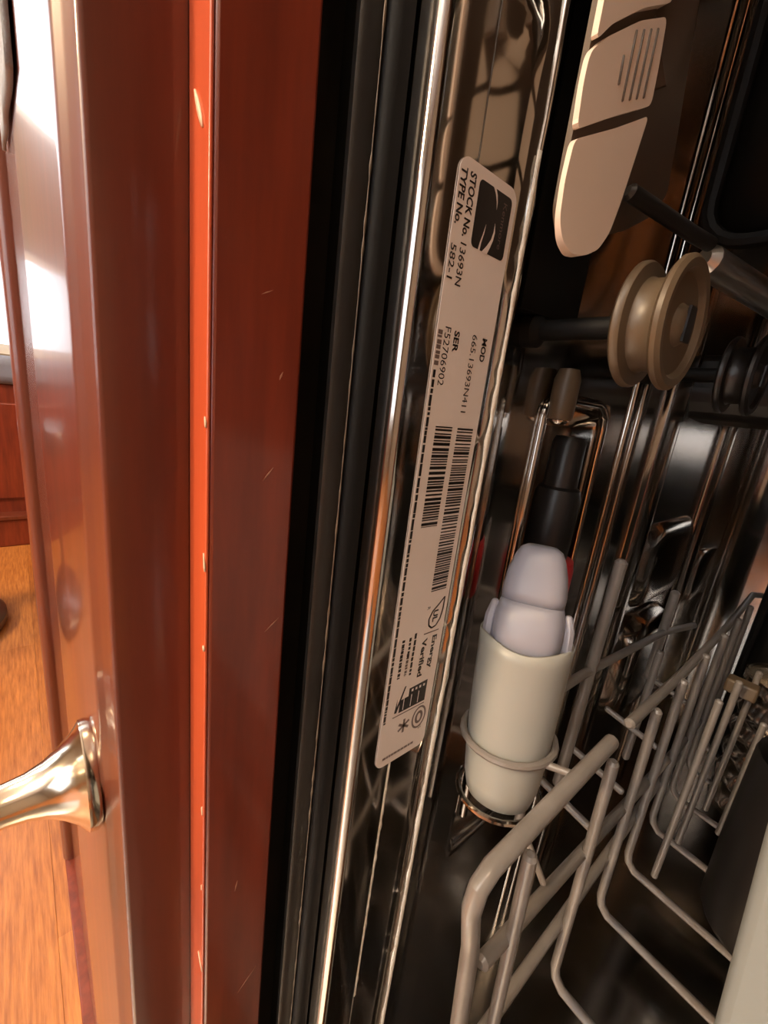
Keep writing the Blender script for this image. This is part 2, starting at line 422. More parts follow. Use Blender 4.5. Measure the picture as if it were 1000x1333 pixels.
# embossed Y-shaped pressing at the top of the lip: displace the sheet around y 86..100, z > 85
def lip_sheet():
    prof = lp; zs = [Z0] + [62 + i * 3 for i in range(int((Z1 - 62) / 3))] + [Z1]
    fine = []
    for (a, b) in zip(prof[:-1], prof[1:]):
        m_ = max(1, int((Vector(b) - Vector(a)).length / 2.2)) if 80 < a[1] < 104 else 1
        for i in range(m_): fine.append((a[0] + (b[0] - a[0]) * i / m_, a[1] + (b[1] - a[1]) * i / m_))
    fine.append(prof[-1]); n = len(fine); vs = []
    for z in zs:
        for x, yv in fine:
            t = min(1, max(0, (z - 82) / 14)); t = t * t * (3 - 2 * t)
            d = -2.6 * t * math.exp(-((yv - 94) / 5.0) ** 2) if 80 < yv < 104 else 0
            d += 1.5 * math.exp(-((z - 84) / 5) ** 2) * math.exp(-((yv - 93) / 5) ** 2) if 80 < yv < 104 else 0
            vs.append((x + d, yv, z))
    fs = [(j * n + i, j * n + i + 1, (j + 1) * n + i + 1, (j + 1) * n + i) for j in range(len(zs) - 1) for i in range(n - 1)]
    return vs, fs
vs, fs = lip_sheet()
lipm = MB().add(vs, fs, True)
lipo = lipm.build('front_lip', M['steel_flat'], dw, solid=0.0, label='mirror-bright folded front edge')
# right front edge, mirrored about the tub centre (x = 201)
lm = MB(); sheet(lm, [(402 - x, yv) for x, yv in reversed(lp)], Z0, Z1); lm.build('front_lip', M['steel_flat'], dw)

# left inner wall with pressed vertical ribs
def ribbed(prof_y0, prof_y1, X, ribs):
    pr = [(X, prof_y0)]
    for (yc, hw, h) in ribs:
        for i in range(9):
            a = math.pi * i / 8
            pr.append((X + h * math.sin(a), yc - hw * math.cos(a)))
    pr.append((X, prof_y1 - 30)); pr += [(X + 30 - 30 * math.cos(math.radians(90 * i / 6)), prof_y1 - 30 + 30 * math.sin(math.radians(90 * i / 6))) for i in range(1, 7)]
    return pr
BY = 545.0
RIBS = ((226, 3.0, 2.2), (238, 3.0, 2.2), (279.5, 13.5, 6.5), (421, 14.5, 6.5))
tw = MB()
left = ribbed(140, BY, -84, RIBS)
def smooth(a, b, t):
    t = min(1, max(0, (t - a) / (b - a))); return t * t * (3 - 2 * t)
fine = []
for a, b in zip(left[:-1], left[1:]):
    m_ = max(1, int((b[1] - a[1]) / 1.5)) if a[1] < 215 and b[1] > a[1] else 1
    for i in range(m_): fine.append((a[0] + (b[0] - a[0]) * i / m_, a[1] + (b[1] - a[1]) * i / m_))
fine.append(left[-1])
zl = [Z0, -260] + [-222 + 3 * i for i in range(80)] + [40, Z1]
vs = []
for z in zl:
    for x, yv in fine:
        e = smooth(144, 150, yv) * smooth(204, 198, yv) if False else smooth(144, 150, yv) * (1 - smooth(197, 203, yv))
        e *= smooth(-212, -204, z) * (1 - smooth(-2, 5, z))
        vs.append((x - 13 * e, yv, z))
n = len(fine)
tw.add(vs, [(j * n + i, j * n + i + 1, (j + 1) * n + i + 1, (j + 1) * n + i) for j in range(len(zl) - 1) for i in range(n - 1)], True)
sheet(tw, [(402 - x, yv) for x, yv in reversed(left)], Z0, Z1, 1)
tw.add([(-54, BY, Z0), (456, BY, Z0), (456, BY, Z1), (-54, BY, Z1)], [(0, 1, 2, 3)])
tw.build('tub_wall', M['steel'], dw, label='mirror-like stainless tub wall with pressed vertical ribs')
MB().add([(-100, 67, Z0), (502, 67, Z0), (502, BY, Z0), (-100, BY, Z0)], [(0, 1, 2, 3)]).build('tub_floor', M['steel'], dw)
MB().add([(-100, 67, Z1), (502, 67, Z1), (502, BY, Z1), (-100, BY, Z1)], [(0, 3, 2, 1)]).build('tub_ceiling', M['steel'], dw)
MB().box((-100, 66.8, Z1), (502, 90, 262)).build('top_frame', M['black_paint'], dw)
MB().box((-98, 560, -590), (500, 590, 262)).build('rear_casing', M['black_paint'], dw)
MB().box((-98, 100, -590), (500, 560, Z0 - 6)).build('base_casing', M['black_paint'], dw)
# pressed rectangle in the left wall around the bottle
rp = [(-83.6, 150, -190), (-83.6, 147, -120), (-83.6, 146, -40)] + [(-83.6, 154 - 8 * math.cos(math.radians(a)), 0 + 8 * math.sin(math.radians(a))) for a in (0, 30, 60, 90)]
rp += [(-83.6, 188 + 10 * math.sin(math.radians(a)), -2 + 10 * math.cos(math.radians(a))) for a in (0, 30, 60, 90)] + [(-83.6, 199, -40), (-83.6, 202, -120), (-83.6, 204, -200)]
MB().tube(rp, 2.0, 10).build('pressed_ridge', M['steel_flat'], dw)
# pressed bosses lower on the wall
def boss(y0, y1, z0, z1, h, name='pressed_boss'):
    q = MB(); o1 = rrect(y0, y1, z0, z1, min(y1 - y0, z1 - z0) * 0.3, 5); cy_ = (y0 + y1) / 2; cz_ = (z0 + z1) / 2
    n = len(o1); vs = []
    for s, d in ((1, 0), (0.93, 0.6), (0.82, 0.92), (0.6, 1.0)):
        vs += [(-84.3 + h * d, cy_ + (a - cy_) * s, cz_ + (b - cz_) * s) for a, b in o1]
    fs = [(j * n + i, j * n + (i + 1) % n, (j + 1) * n + (i + 1) % n, (j + 1) * n + i) for j in range(3) for i in range(n)]
    fs.append(tuple(3 * n + i for i in range(n)))
    q.add(vs, fs, True).build(name, M['steel'], dw)
boss(300, 400, -120, -58, 7)
boss(306, 395, -215, -128, 12)
boss(440, 520, -150, -95, 7)
# polished bead added along the inner fold to carry its highlight
pts = []; z = Z1
while z > Z0:
    pts.append((-74.4 + random.uniform(-.06, .06), 102.8 + random.uniform(-.22, .22), z)); z -= 6
MB().tube(pts, 1.1, 10, rs=[1.0 + random.uniform(-.25, .25) for _ in pts]).build('fold_bead', M['polished'], dw)
# white line along the inner fold, painting the highlight on it
q = MB(); vs = []; z = 62.0; i = 0
while z > Z0:
    wv = 0.3 + 0.5 * random.random() ** 3 + (0.35 if random.random() > 0.9 else 0)
    vs += [(-73.6, 101.4 - wv + random.uniform(-.1, .1), z), (-73.2, 102.0 + wv * 0.35, z)]
    z -= 3.2
fs = [(2 * i, 2 * i + 1, 2 * i + 3, 2 * i + 2) for i in range(len(vs) // 2 - 1)]
q.add(vs, fs, True).build('pale_line', M['pale_white'], dw, solid=0.25)
# pale line on the seam under the label
q = MB(); vs = []; z = -113.0
while z > -230:
    wv = 0.15 + 0.5 * random.random() ** 3
    vs += [(-75.0, 82.6 - wv, z), (-75.2, 83.0 + wv, z)]; z -= 3.0
fs = [(2 * i, 2 * i + 1, 2 * i + 3, 2 * i + 2) for i in range(len(vs) // 2 - 1)]
q.add(vs, fs, True).build('pale_line', M['pale_white'], dw, solid=0.2)

# guide rollers on the wall
def roller(yc, zc, mm='tan', lb='tan plastic guide roller on the tub wall'):
    pr = [(0, -0.4), (3, -0.4), (4.2, 0.3), (5.0, 1.6), (11.6, 1.6), (12.6, 0.2), (14.4, 0.0), (15.4, 0.9), (15.4, 2.0), (14.6, 2.8), (11.5, 3.2), (11.0, 4.0), (11.0, 8.2), (11.5, 9.0), (14.6, 9.4), (15.2, 10.2), (15.2, 11.2), (14.2, 12.0), (5, 12.0), (0, 12.0)]
    o = MB().lathe(pr, (-39.5, yc, zc), (-1, 0, 0), 44).build('guide_roller', M[mm], dw, label=lb)
    MB().lathe([(3.0, 12.0), (3.0, 38), (5, 40), (5, 44.2)], (-39.5, yc, zc), (-1, 0, 0), 20).build('axle', M['rubber'], o)
    MB().slab([(yc - 2.2, zc - 4), (yc + 2.2, zc - 4), (yc + 2.2, zc + 4), (yc - 2.2, zc + 4)], -39.2, -38.6).build('hub_slot', M['black_plastic'], o)
    return o
roller(125.6, 25.7); roller(226, 25.7, 'black_plastic', 'black guide roller further back')
MB().prism([(-84.6, 117.5), (-79.6, 114.5), (-78.6, 118), (-78.6, 142), (-79.6, 148), (-84.6, 150)], 30, 222).build('dark_wall_strip', M['rubber'], dw, label='added black strip darkening the wall behind the roller')  # black strip added to darken the wall left of the adjuster
# peg with a screw under the roller
MB().lathe([(0, 0), (4.2, 0), (4.6, 1.5), (4.6, 14), (3.4, 17.5), (0, 18)], (-79.5, 150.5, 0), (0, 0.0, 1), 20).build('wall_peg', M['tan'], dw)
MB().lathe([(0, -1.8), (2.4, -1.5), (3.3, -0.4), (3.3, 0), (0, 0)], (-79.5, 150.5, -0.2), (0, 0, 1), 18).build('screw', M['steel_flat'], dw)
MB().slab([(285, 22), (292, 10), (330, 8), (338, 22), (334, 44), (290, 44)], -78, 330).build('shade_arm', M['black_plastic'], dw, bevel=4, seg=3)  # black arm added to darken the space under the upper rack
# door, let down to horizontal below the picture
MB().box((-92, -640, -520), (494, 20, -470)).build('door', M['steel_rough'], dw, bevel=6)

# ------------------------------------------------------------------ rating label
LX = -74.45
lab = MB().slab(rrect(76, 97.3, -112, 52, 3.0, 6), LX - 0.25, LX).build('rating_label', M['paper'], dw, label='long pale rating label printed with barcodes and model numbers')
def LP(u, v, dx=0.06): return (LX + dx, 76 + v, 52 - u)
def print_poly(name, uv, m, dx=0.06):
    q = MB(); q.add([LP(u, v, dx) for u, v in uv], [tuple(range(len(uv)))]).build(name, m, lab, auto=False)
def text(s, u0, u1, v0, v1, m='ink', name='print', bold=0.0, flip=False):
    c = bpy.data.curves.new('t', 'FONT'); c.body = s; c.size = 1; c.resolution_u = 3; c.offset = bold
    o = bpy.data.objects.new('t', c); COL.objects.link(o)
    dg = bpy.context.evaluated_depsgraph_get()
    me = bpy.data.meshes.new_from_object(o.evaluated_get(dg))
    xs = [v.co.x for v in me.vertices]; ys = [v.co.y for v in me.vertices]
    ax, bx, ay, by = min(xs), max(xs), min(ys), max(ys)
    q = MB()
    if flip:      # reads across the label
        q.v = [LP(v1 - (v.co.y - ay) / (by - ay) * (v1 - v0), u0 + (v.co.x - ax) / (bx - ax) * (u1 - u0)) for v in me.vertices]
    else:
        q.v = [LP(u0 + (v.co.x - ax) / (bx - ax) * (u1 - u0), v0 + (v.co.y - ay) / (by - ay) * (v1 - v0)) for v in me.vertices]
    q.f = [tuple(p.vertices) for p in me.polygons]
    bpy.data.objects.remove(o); bpy.data.curves.remove(c); bpy.data.meshes.remove(me)
    q.build(name, M[m], lab, auto=False)
text('TYPE No.', 2.2, 13.2, 0.5, 2.6, bold=0.03)
text('582-1', 17.0, 24.0, 0.5, 2.4, bold=0.01)
text('STOCK No.', 2.2, 14.8, 3.5, 5.7, bold=0.03)
text('13693N', 16.0, 24.9, 3.5, 5.6, bold=0.01)
text('MOD', 34.2, 39.9, 17.0, 19.0, bold=0.03)
text('665.13693N411', 34.0, 53.2, 12.9, 14.9)
text('SER', 34.3, 39.2, 6.0, 8.0, bold=0.03)
text('F52706902', 34.0, 47.4, 2.6, 4.7)
# black emblem block with two pale curved strokes
lg = []
def rr_uv(u0, u1, v0, v1, r, n=4):
    return arc(u1 - r, v1 - r, r, 0, 90, n) + arc(u0 + r, v1 - r, r, 90, 180, n) + arc(u0 + r, v0 + r, r, 180, 270, n) + arc(u1 - r, v0 + r, r, 270, 360, n)
print_poly('emblem', rr_uv(2.3, 15.8, 6.9, 19.6, 1.2), M['ink'])
def stroke(pts, ws, m, dx, name):
    q = MB(); vs = []
    for i, (u, v) in enumerate(pts):
        vs += [LP(u, v - ws[i] / 2, dx), LP(u, v + ws[i] / 2, dx)]
    q.add(vs, [(2 * i, 2 * i + 1, 2 * i + 3, 2 * i + 2) for i in range(len(pts) - 1)]).build(name, m, lab, auto=False)
stroke([(2.1, 12.2), (3.4, 13.3), (4.8, 13.9), (6.2, 14.1)], [1.1, 0.7, 0.4, 0.05], M['paper'], 0.12, 'emblem_curve')
stroke([(9.0, 14.4), (10.8, 14.6), (12.6, 14.2), (14.2, 13.3), (16.0, 12.0)], [0.05, 0.55, 0.8, 1.3, 2.1], M['paper'], 0.12, 'emblem_curve')
stroke([(10.2, 11.2), (12.2, 10.8), (14.2, 10.2), (16.0, 9.9)], [0.05, 0.35, 0.5, 0.7], M['paper'], 0.12, 'emblem_curve')
text('Kenmore', 4.0, 13.8, 16.4, 17.8, 'ink_soft', 'emblem_name')
for o in bpy.data.objects:
    if o.name.startswith('emblem_name'): o.location.x += 0.00008
# barcodes: each bar its own piece of print
def barcode(u0, u1, v0, v1, seed):
    r = random.Random(seed); u = u0
    i = 0
    while u < u1:
        wb = r.choice((0.35, 0.35, 0.5, 0.8)); gap = r.choice((0.25, 0.3, 0.35, 0.6))
        print_poly('bar', [(u, v0), (min(u + wb, u1), v0), (min(u + wb, u1), v1), (u, v1)], M['ink'])
        u += wb + gap; i += 1
barcode(57.2, 84.4, 4.3, 10.7, 3)
barcode(57.3, 105.3, 12.8, 19.4, 5)
# certification leaf, divider and words
leaf = [(108.2, 19.6), (110.6, 17.0), (112.2, 15.0), (114.6, 13.8), (116.8, 14.2), (118.0, 15.6), (117.6, 17.4), (115.6, 18.9), (112.4, 19.6), (108.2, 19.6)]
stroke(leaf, [0.5] * len(leaf), M['ink_soft'], 0.06, 'leaf_emblem')
def ring(uc, vc, ru, rv, wd, m, name, n=22):
    q = MB(); vs = []
    for i in range(n):
        a = 2 * math.pi * i / n
        for s in (-wd / 2, wd / 2):
            vs.append(LP(uc + (ru + s) * math.cos(a), vc + (rv + s) * math.sin(a)))
    q.add(vs, [(2 * i, 2 * i + 1, (2 * i + 3) % (2 * n), (2 * i + 2) % (2 * n)) for i in range(n)]).build(name, m, lab, auto=False)
leaf2 = [(108.4, 19.2), (111.2, 15.2), (114.6, 13.4), (117.2, 14.0)]
for a, b in zip(leaf[:-1], leaf[1:]):
    d = Vector((b[0] - a[0], b[1] - a[1])); d.normalize(); nrm = (-d.y * 0.28, d.x * 0.28)
    print_poly('leaf_outline', [(a[0] - nrm[0], a[1] - nrm[1]), (b[0] - nrm[0], b[1] - nrm[1]), (b[0] + nrm[0], b[1] + nrm[1]), (a[0] + nrm[0], a[1] + nrm[1])], M['ink'])
text('UL', 112.0, 116.0, 15.4, 17.6, bold=0.04)
text('R', 110.2, 111.2, 12.4, 13.6)
print_poly('divider', [(119.2, 12.6), (119.6, 12.6), (119.6, 19.2), (119.2, 19.2)], M['ink_soft'])
text('Energy', 121.0, 132.9, 16.2, 18.9, bold=0.03)
text('Verified', 121.0, 134.6, 12.4, 14.6, bold=0.03)
# unreadable fine print: broken strokes
r9 = random.Random(11)
def fine(u0, u1, v0, v1, wmin, wmax, m='ink', name='fine_print'):
    u = u0
    while u < u1:
        wl_ = r9.uniform(wmin, wmax)
        j = r9.uniform(-0.06, 0.06)
        print_poly(name, [(u, v0 + j), (min(u + wl_, u1), v0 + j), (min(u + wl_, u1), v1 + j), (u, v1 + j)], M[m])
        u += wl_ + r9.uniform(0.15, 0.5)
fine(44.0, 147.0, 0.55, 1.45, 0.6, 3.2)
fine(35.0, 43.0, 0.4, 1.9, 0.5, 1.2, 'ink_soft')
fine(117.9, 132.4, 8.6, 9.5, 0.4, 2.0)
fine(118.8, 126.0, 6.6, 7.5, 0.4, 1.6)
fine(124.0, 132.0, 6.4, 7.4, 0.3, 1.2, 'ink_soft')
fine(118.8, 132.0, 3.7, 4.8, 0.4, 1.4)
# tick mark with a block of tiny letters
print_poly('emblem_block', [(137.6, 10.0), (137.2, 18.0), (145.2, 18.0), (145.2, 6.5), (140.6, 6.5), (140.4, 10.0)], M['ink'])
print_poly('tick', [(139.5, 5.3), (144.6, 4.6), (144.8, 5.6), (136.0, 8.4), (136.0, 7.8), (142.6, 5.4)], M['ink'])
print_poly('rule', [(145.9, 4.2), (146.3, 4.2), (146.3, 18.0), (145.9, 18.0)], M['ink_soft'])
for j in range(4): print_poly('emblem_gap', [(138.2, 11 + j * 1.7), (139.1, 11 + j * 1.7), (139.1, 11.8 + j * 1.7), (138.2, 11.8 + j * 1.7)], M['paper'], 0.12)
for j in range(3): print_poly('emblem_gap', [(140.2, 8 + j * 3.2), (144.6, 8 + j * 3.2), (144.6, 8.3 + j * 3.2), (140.2, 8.3 + j * 3.2)], M['paper'], 0.12)
ring(151.2, 16.6, 4.0, 2.9, 0.7, M['ink_soft'], 'round_emblem')
ring(151.2, 16.6, 2.0, 1.3, 1.0, M['ink_soft'], 'round_emblem')
text('us', 154.6, 156.2, 17.0, 18.4, 'ink_soft')
for a in (0, 60, 120):
    c_, s_ = math.cos(math.radians(a)), math.sin(math.radians(a))
    print_poly('star', [(151.4 - 2.6 * c_ - .45 * s_, 9.8 - 2.6 * s_ + .45 * c_), (151.4 + 2.6 * c_ - .45 * s_, 9.8 + 2.6 * s_ + .45 * c_), (151.4 + 2.6 * c_ + .45 * s_, 9.8 + 2.6 * s_ - .45 * c_), (151.4 - 2.6 * c_ + .45 * s_, 9.8 - 2.6 * s_ - .45 * c_)], M['ink_soft'])
v = 2.4
while v < 15.6:
    wl_ = r9.uniform(0.5, 1.8)
    print_poly('fine_print', [(160.5, v), (161.4, v), (161.4, min(v + wl_, 15.8)), (160.5, min(v + wl_, 15.8))], M['ink_soft']); v += wl_ + 0.2

# ================================================================== UPPER RACK
ur = root('upper_rack', (100, 300, 20), 'upper dish rack with a beige plastic height adjuster at its front corner', 'dish rack')
# beige adjuster: a tapering lever face in three plates, on a bracket coloured dark for its shade
def round_outline(P, n=5):
    # soften every corner of a closed outline with a short quadratic curve
    out = []; N = len(P)
    for i in range(N):
        a, b, c = Vector(P[i - 1]), Vector(P[i]), Vector(P[(i + 1) % N])
        t = min(0.5, 1.8 / max((a - b).length, 1e-3)); u_ = min(0.5, 1.8 / max((c - b).length, 1e-3))
        p, q_ = b.lerp(a, t), b.lerp(c, u_)
        for k in range(n):
            w_ = k / (n - 1)
            r_ = p.lerp(b, w_).lerp(b.lerp(q_, w_), w_)
            if not out or (Vector(out[-1]) - r_).length > 0.05: out.append((r_.x, r_.y))
    return out
def plate(outline, x0, x1, name, m, parent, bevel=1.6, sub=0, label=None, wedge=False):
    q = MB().slab(round_outline(outline), x0, x1)
    if wedge: q.v = [((x1 - 1.0 - 0.13 * (yv - 86)) if abs(x - x0) < 1e-6 else x, yv, z) for x, yv, z in q.v]
    return q.build(name, m, parent, bevel=bevel, seg=4, label=label)
bracket = [(117, 50), (122, 48), (134, 53), (150, 62), (156, 70), (153, 84), (146, 110), (142, 150), (117, 150)]
br = plate(bracket, -70, -64, 'height_adjuster', M['shaded_beige'], ur, 1.2, label='beige plastic height adjuster with ribbed thumb latch')
tip = [(87.4, 53.0), (86.8, 46), (87.6, 39.5), (90.2, 36.2), (95.0, 35.0), (100.5, 36.2), (106.0, 39.0), (109.5, 43.5), (111.5, 50), (113.2, 58), (115.4, 69.0), (102, 61.0)]
plate(tip, -58.4, -55.6, 'lever_tip', M['beige'], br, 0.7, wedge=True)
mid = [(87.8, 54.9), (101, 62.8), (115.8, 71.2), (115.2, 78), (113.8, 86.2), (103, 79.8), (92, 71.5), (87.2, 66.8), (86.9, 62)]
plate(mid, -58.4, -55.8, 'thumb_latch', M['beige'], br, 0.7, wedge=True)
top = [(88.0, 68.8), (92.4, 73.6), (103, 81.8), (114, 88.6), (113, 150), (88, 150)]
plate(top, -58.4, -55.6, 'upper_plate', M['beige'], br, 0.7, wedge=True)
plate([(89, 52), (89.2, 42), (92, 38.6), (98, 37.6), (104, 40.5), (108, 46), (112, 60), (113, 70), (111.5, 86), (111, 150), (89.5, 150)], -58.8, -57.4, 'lever_back', M['shaded_beige'], br, 0.5)
for j in range(5):
    yy = 99.5 + j * 2.9
    MB().tube([(-55.7, yy, 64.5 + j * 1.5 + (3 if j == 0 else 0)), (-55.7, yy - 0.4, 76 + j * 1.6 - (4 if j == 0 else 0))], 0.28, 6).build('grip_rib', M['shaded_beige'], br)
MB().slab([(103, 92), (126, 80), (132, 96), (126, 140), (103, 140)], -64.5, -58.0).build('lever_web', M['shaded_beige'], br, bevel=0.8)
# metal slide tube and rack wires
MB().tube([(-60, 124, 58), (-52, 150, 55), (-50, 160, 55)], 2.0, 12).build('slide_link', M['black_plastic'], ur)
MB().tube([(-52, 168, 53), (-36, 218, 47), (-4, 330, 36)], 4.6, 14).build('slide_tube', M['steel_rough'], ur)
for j in range(6):
    yy = 262 + j * 38
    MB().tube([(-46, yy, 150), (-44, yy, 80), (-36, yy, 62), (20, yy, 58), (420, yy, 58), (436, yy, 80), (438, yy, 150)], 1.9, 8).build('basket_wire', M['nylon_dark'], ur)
for xx, zz in ((-47, 150), (439, 150)):
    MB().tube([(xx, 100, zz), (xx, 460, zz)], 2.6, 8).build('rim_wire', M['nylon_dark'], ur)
for xx in (40, 140, 240, 340):
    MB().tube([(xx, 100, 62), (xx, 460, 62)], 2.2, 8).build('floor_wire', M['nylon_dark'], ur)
tr1 = root('added_dark_tray', (62.0, 203, 61), 'added black tray darkening the upper rack, standing on edge', 'tray')  # black tray added to darken the upper rack and its reflections
MB().add([(x, 203, z) for x, z in rrect(-66, 190, 68, 205, 14)], [tuple(range(24))]).build('pan', M['black_tray'], tr1, solid=2.0)
MB().tube([(x, 203-3, z) for x, z in rrect(-66, 190, 68, 205, 14) + rrect(-66, 190, 68, 205, 14)[:1]], 2.6, 8, cap=False).build('rim', M['rubber'], tr1)
tr2 = root('added_dark_tray', (110, 391, -236), 'added black tray darkening the back of the lower rack, standing on edge', 'tray')  # black tray added to cover a bright reflection in the back wall
MB().add([(x, 391, z) for x, z in rrect(-25, 250, -234, -72, 14)], [tuple(range(24))]).build('pan', M['black_tray'], tr2, solid=2.0)
MB().tube([(x, 391-3, z) for x, z in rrect(-25, 250, -234, -72, 14) + rrect(-25, 250, -234, -72, 14)[:1]], 2.6, 8, cap=False).build('rim', M['rubber'], tr2)
# dark bowls in the upper rack, the last two added to darken it
for i, (bx, by_, rr, lb) in enumerate(((12, 150, 44, 'dark glazed bowl behind the beige height adjuster'), (60, 320, 56, 'added dark bowl deeper in the upper rack'), (150, 140, 56, 'added dark bowl in the middle of the upper rack'))):
    bo = MB().lathe([(0, 0), (rr * 0.40, 0), (rr * 0.42, 4), (rr * 0.60, 9), (rr * 0.84, 27), (rr * 0.97, 48), (rr, 60), (rr * 0.96, 60), (rr * 0.92, 47), (rr * 0.78, 27), (rr * 0.5, 10), (0, 7)], (bx, by_, 64.6), (0, 0, 1), 40).build('bowl', M['dark_bowl'])
    tag(bo, lb, 'bowl', 'dark bowls in the upper rack')

# ================================================================== LOWER RACK
lr = root('lower_rack', (100, 260, -260), 'grey nylon coated lower dish rack with upright wires', 'dish rack')
NX = -34
def wire(pts, r=2.3, name='wire', m='nylon', n=10, label=None): return MB().tube(pts, r, n).build(name, M[m], lr, label=label)
wire([(NX, 88, -240), (NX, 86, -190), (NX, 79, -135), (NX, 74.5, -117), (NX, 75.5, -110.5), (NX, 80, -107.6), (NX, 151, -107)], 2.5, 'front_rail')
wire([(NX, 167.5, -107.5), (NX, 241, -112), (NX, 330, -113), (NX, 402, -107), (NX + 4, 408, -107), (60, 410, -107), (400, 410, -107)], 2.1, 'side_rail')
wire([(NX + 1, 86, -147), (NX + 1, 153, -160), (NX + 1, 300, -190), (NX + 1, 400, -200)], 2.2, 'side_rail')
wire([(NX, 88, -203), (NX, 250, -205), (NX, 405, -208)], 2.2, 'side_rail')
TY = [95, 149, 192, 228, 268, 308, 346, 384]
for i, yy in enumerate(TY):
    dy = 12 if i < 2 else 16
    zb = -240
    x0 = -31.2
    pts = [(x0, yy, -111 - (2 if i < 2 else 0))]
    pts += [(x0, yy + dy, zb + 9), (x0 + 1.2, yy + dy + 0.5, zb + 3.5), (x0 + 5, yy + dy + 0.5, zb), (120, yy + dy, zb - 6), (420, yy + dy, zb - 2), (434, yy + dy, zb + 8), (436, yy, -111)]
    wire(pts, 2.0, 'basket_wire')
for xx in (70, 180, 300):
    wire([(xx, 92, -248), (xx, 400, -246)], 2.0, 'floor_wire')
wire([(NX, 88, -240), (60, 88, -248), (430, 88, -240)], 2.2, 'front_wire')
# outer posts near the wall
def post(px, y, z0, z1, r): wire([(px, y, z0), (px, y + 1, z1)], r, 'post')
post(-58, 186, -170, -54, 2.5)
post(-58, 293, -150, -92, 2.6)
post(-50, 262, -190, -118, 2.0)
wire([(-58, 139, -103), (-58, 186, -106), (-57, 293, -118), (-50, 330, -120)], 2.0, 'outer_rail')
wire([(-58, 150, -100), (-58, 151, -170)], 1.8, 'post')
for yy in (160, 190, 235, 293):
    wire([(-60, yy, -150), (NX, yy + 2, -156)], 1.6, 'cross_wire')
# inner row of short tines and a tan clip
for i, (xx, yy, zt) in enumerate(((-18, 240, -118), (-16, 275, -120), (-12, 318, -128), (-2, 304, -150))):
    wire([(xx, yy, zt), (xx, yy + 8, -236)], 1.7, 'tine')
MB().box((-22, 283, -132), (-8, 292, -124)).build('tine_clip', M['tan'], lr, bevel=1.2, label='tan plastic clip')
# hoops that hold the bottle
BT, BB = Vector((-64, 131.5, -72)), Vector((-57.5, 124, -133))
bax = (BB - BT).normalized()
def hoop(c, r, wr, tilt, name, m):
    u = Vector((0, 0, 1)).cross(bax).normalized(); v_ = bax.cross(u)
    pts = []
    for i in range(25):
        a = 2 * math.pi * i / 24
        p = c + u * (r * math.cos(a)) + v_ * (r * math.sin(a)); pts.append(tuple(p + Vector((0, 0, tilt * math.cos(a + 0.9)))))
    MB().tube(pts, wr, 8, cap=False).build(name, M[m], lr)
hoop(BT + bax * 40, 16.0, 1.3, 2.0, 'bottle_hoop', 'nylon')
hoop(BT + bax * 62, 14.5, 1.1, 2.0, 'bottle_hoop', 'steel_flat')
wire([(-44.2, 125, -111), (NX, 128, -109)], 1.3, 'hoop_link')
wire([(-45, 120, -134), (NX, 122, -150)], 1.2, 'hoop_link')

# ================================================================== THINGS IN THE RACKS
bt = root('bottle', tuple(BB), 'milky white plastic bottle with a lavender cap held by wire hoops', 'bottle')
# tapering body with a rim that dips at the front
n = 40; vs = []
u = Vector((0, 0, 1)).cross(bax).normalized(); v_ = bax.cross(u)
tc_ = Vector((0, 0, 0)) - BT; tc_ -= bax * tc_.dot(bax)
af = math.atan2(tc_.dot(v_), tc_.dot(u))
LEN = (BB - BT).length
prof = [(15.6, 0), (15.4, 8), (15.0, 20), (14.4, 34), (13.7, 46), (12.8, 56), (11.2, 62), (7, 65), (0.01, 66)]
for j, (r, d) in enumerate(prof):
    for k2 in range(n):
        a = 2 * math.pi * k2 / n
        dip = (7.5 * max(0, math.cos(a - af)) ** 3 - 3.0 * math.cos(2 * (a - af))) if j == 0 else 0
        vs.append(BT + bax * (d + dip) + (u * math.cos(a) + v_ * math.sin(a)) * r)
fs = [(j * n + k2, j * n + (k2 + 1) % n, (j + 1) * n + (k2 + 1) % n, (j + 1) * n + k2) for j in range(len(prof) - 1) for k2 in range(n)]
MB().add(vs, fs, True).build('body', M['white_plastic'], bt, solid=0.9)
fdir = u * math.cos(af) + v_ * math.sin(af); sdir = bax.cross(fdir)
def lump(rings, name, m, parent, nseg=24, p=3.0, label=None):
    """rings = (distance up the axis, forward offset, half width, half depth)"""
    vs = []
    for (d, fo, hw, hd) in rings:
        for k2 in range(nseg):
            a = 2 * math.pi * k2 / nseg; c_, s_ = math.cos(a), math.sin(a)
            x = hw * math.copysign(abs(c_) ** (2 / p), c_); yv = hd * math.copysign(abs(s_) ** (2 / p), s_)
            vs.append(BT - bax * d + fdir * (fo + yv) + sdir * x)
    fs = [(j * nseg + k2, j * nseg + (k2 + 1) % nseg, (j + 1) * nseg + (k2 + 1) % nseg, (j + 1) * nseg + k2) for j in range(len(rings) - 1) for k2 in range(nseg)]
    fs.append(tuple(range(nseg - 1, -1, -1))); fs.append(tuple((len(rings) - 1) * nseg + k2 for k2 in range(nseg)))
    return MB().add(vs, fs, True).build(name, m, parent, auto=False, label=label)
cap = lump([(-9, 2, 9, 9), (-6, 3, 10.8, 10.5), (0, 3, 11.6, 11.0), (6, 2.4, 11.4, 10.6), (9.5, 1.6, 10.6, 9.6), (10.6, 1.2, 9.8, 8.8)], 'cap', M['lavender'], bt, label='lavender grey two-step cap')
lump([(10.4, 0.4, 10.6, 9.0), (14, 0.2, 10.8, 9.0), (20, -0.4, 10.0, 8.4), (25, -1, 8.6, 7.4), (28, -1.2, 7.2, 6.4), (29.4, -1.2, 5.0, 4.4)], 'spout', M['lavender'], cap)
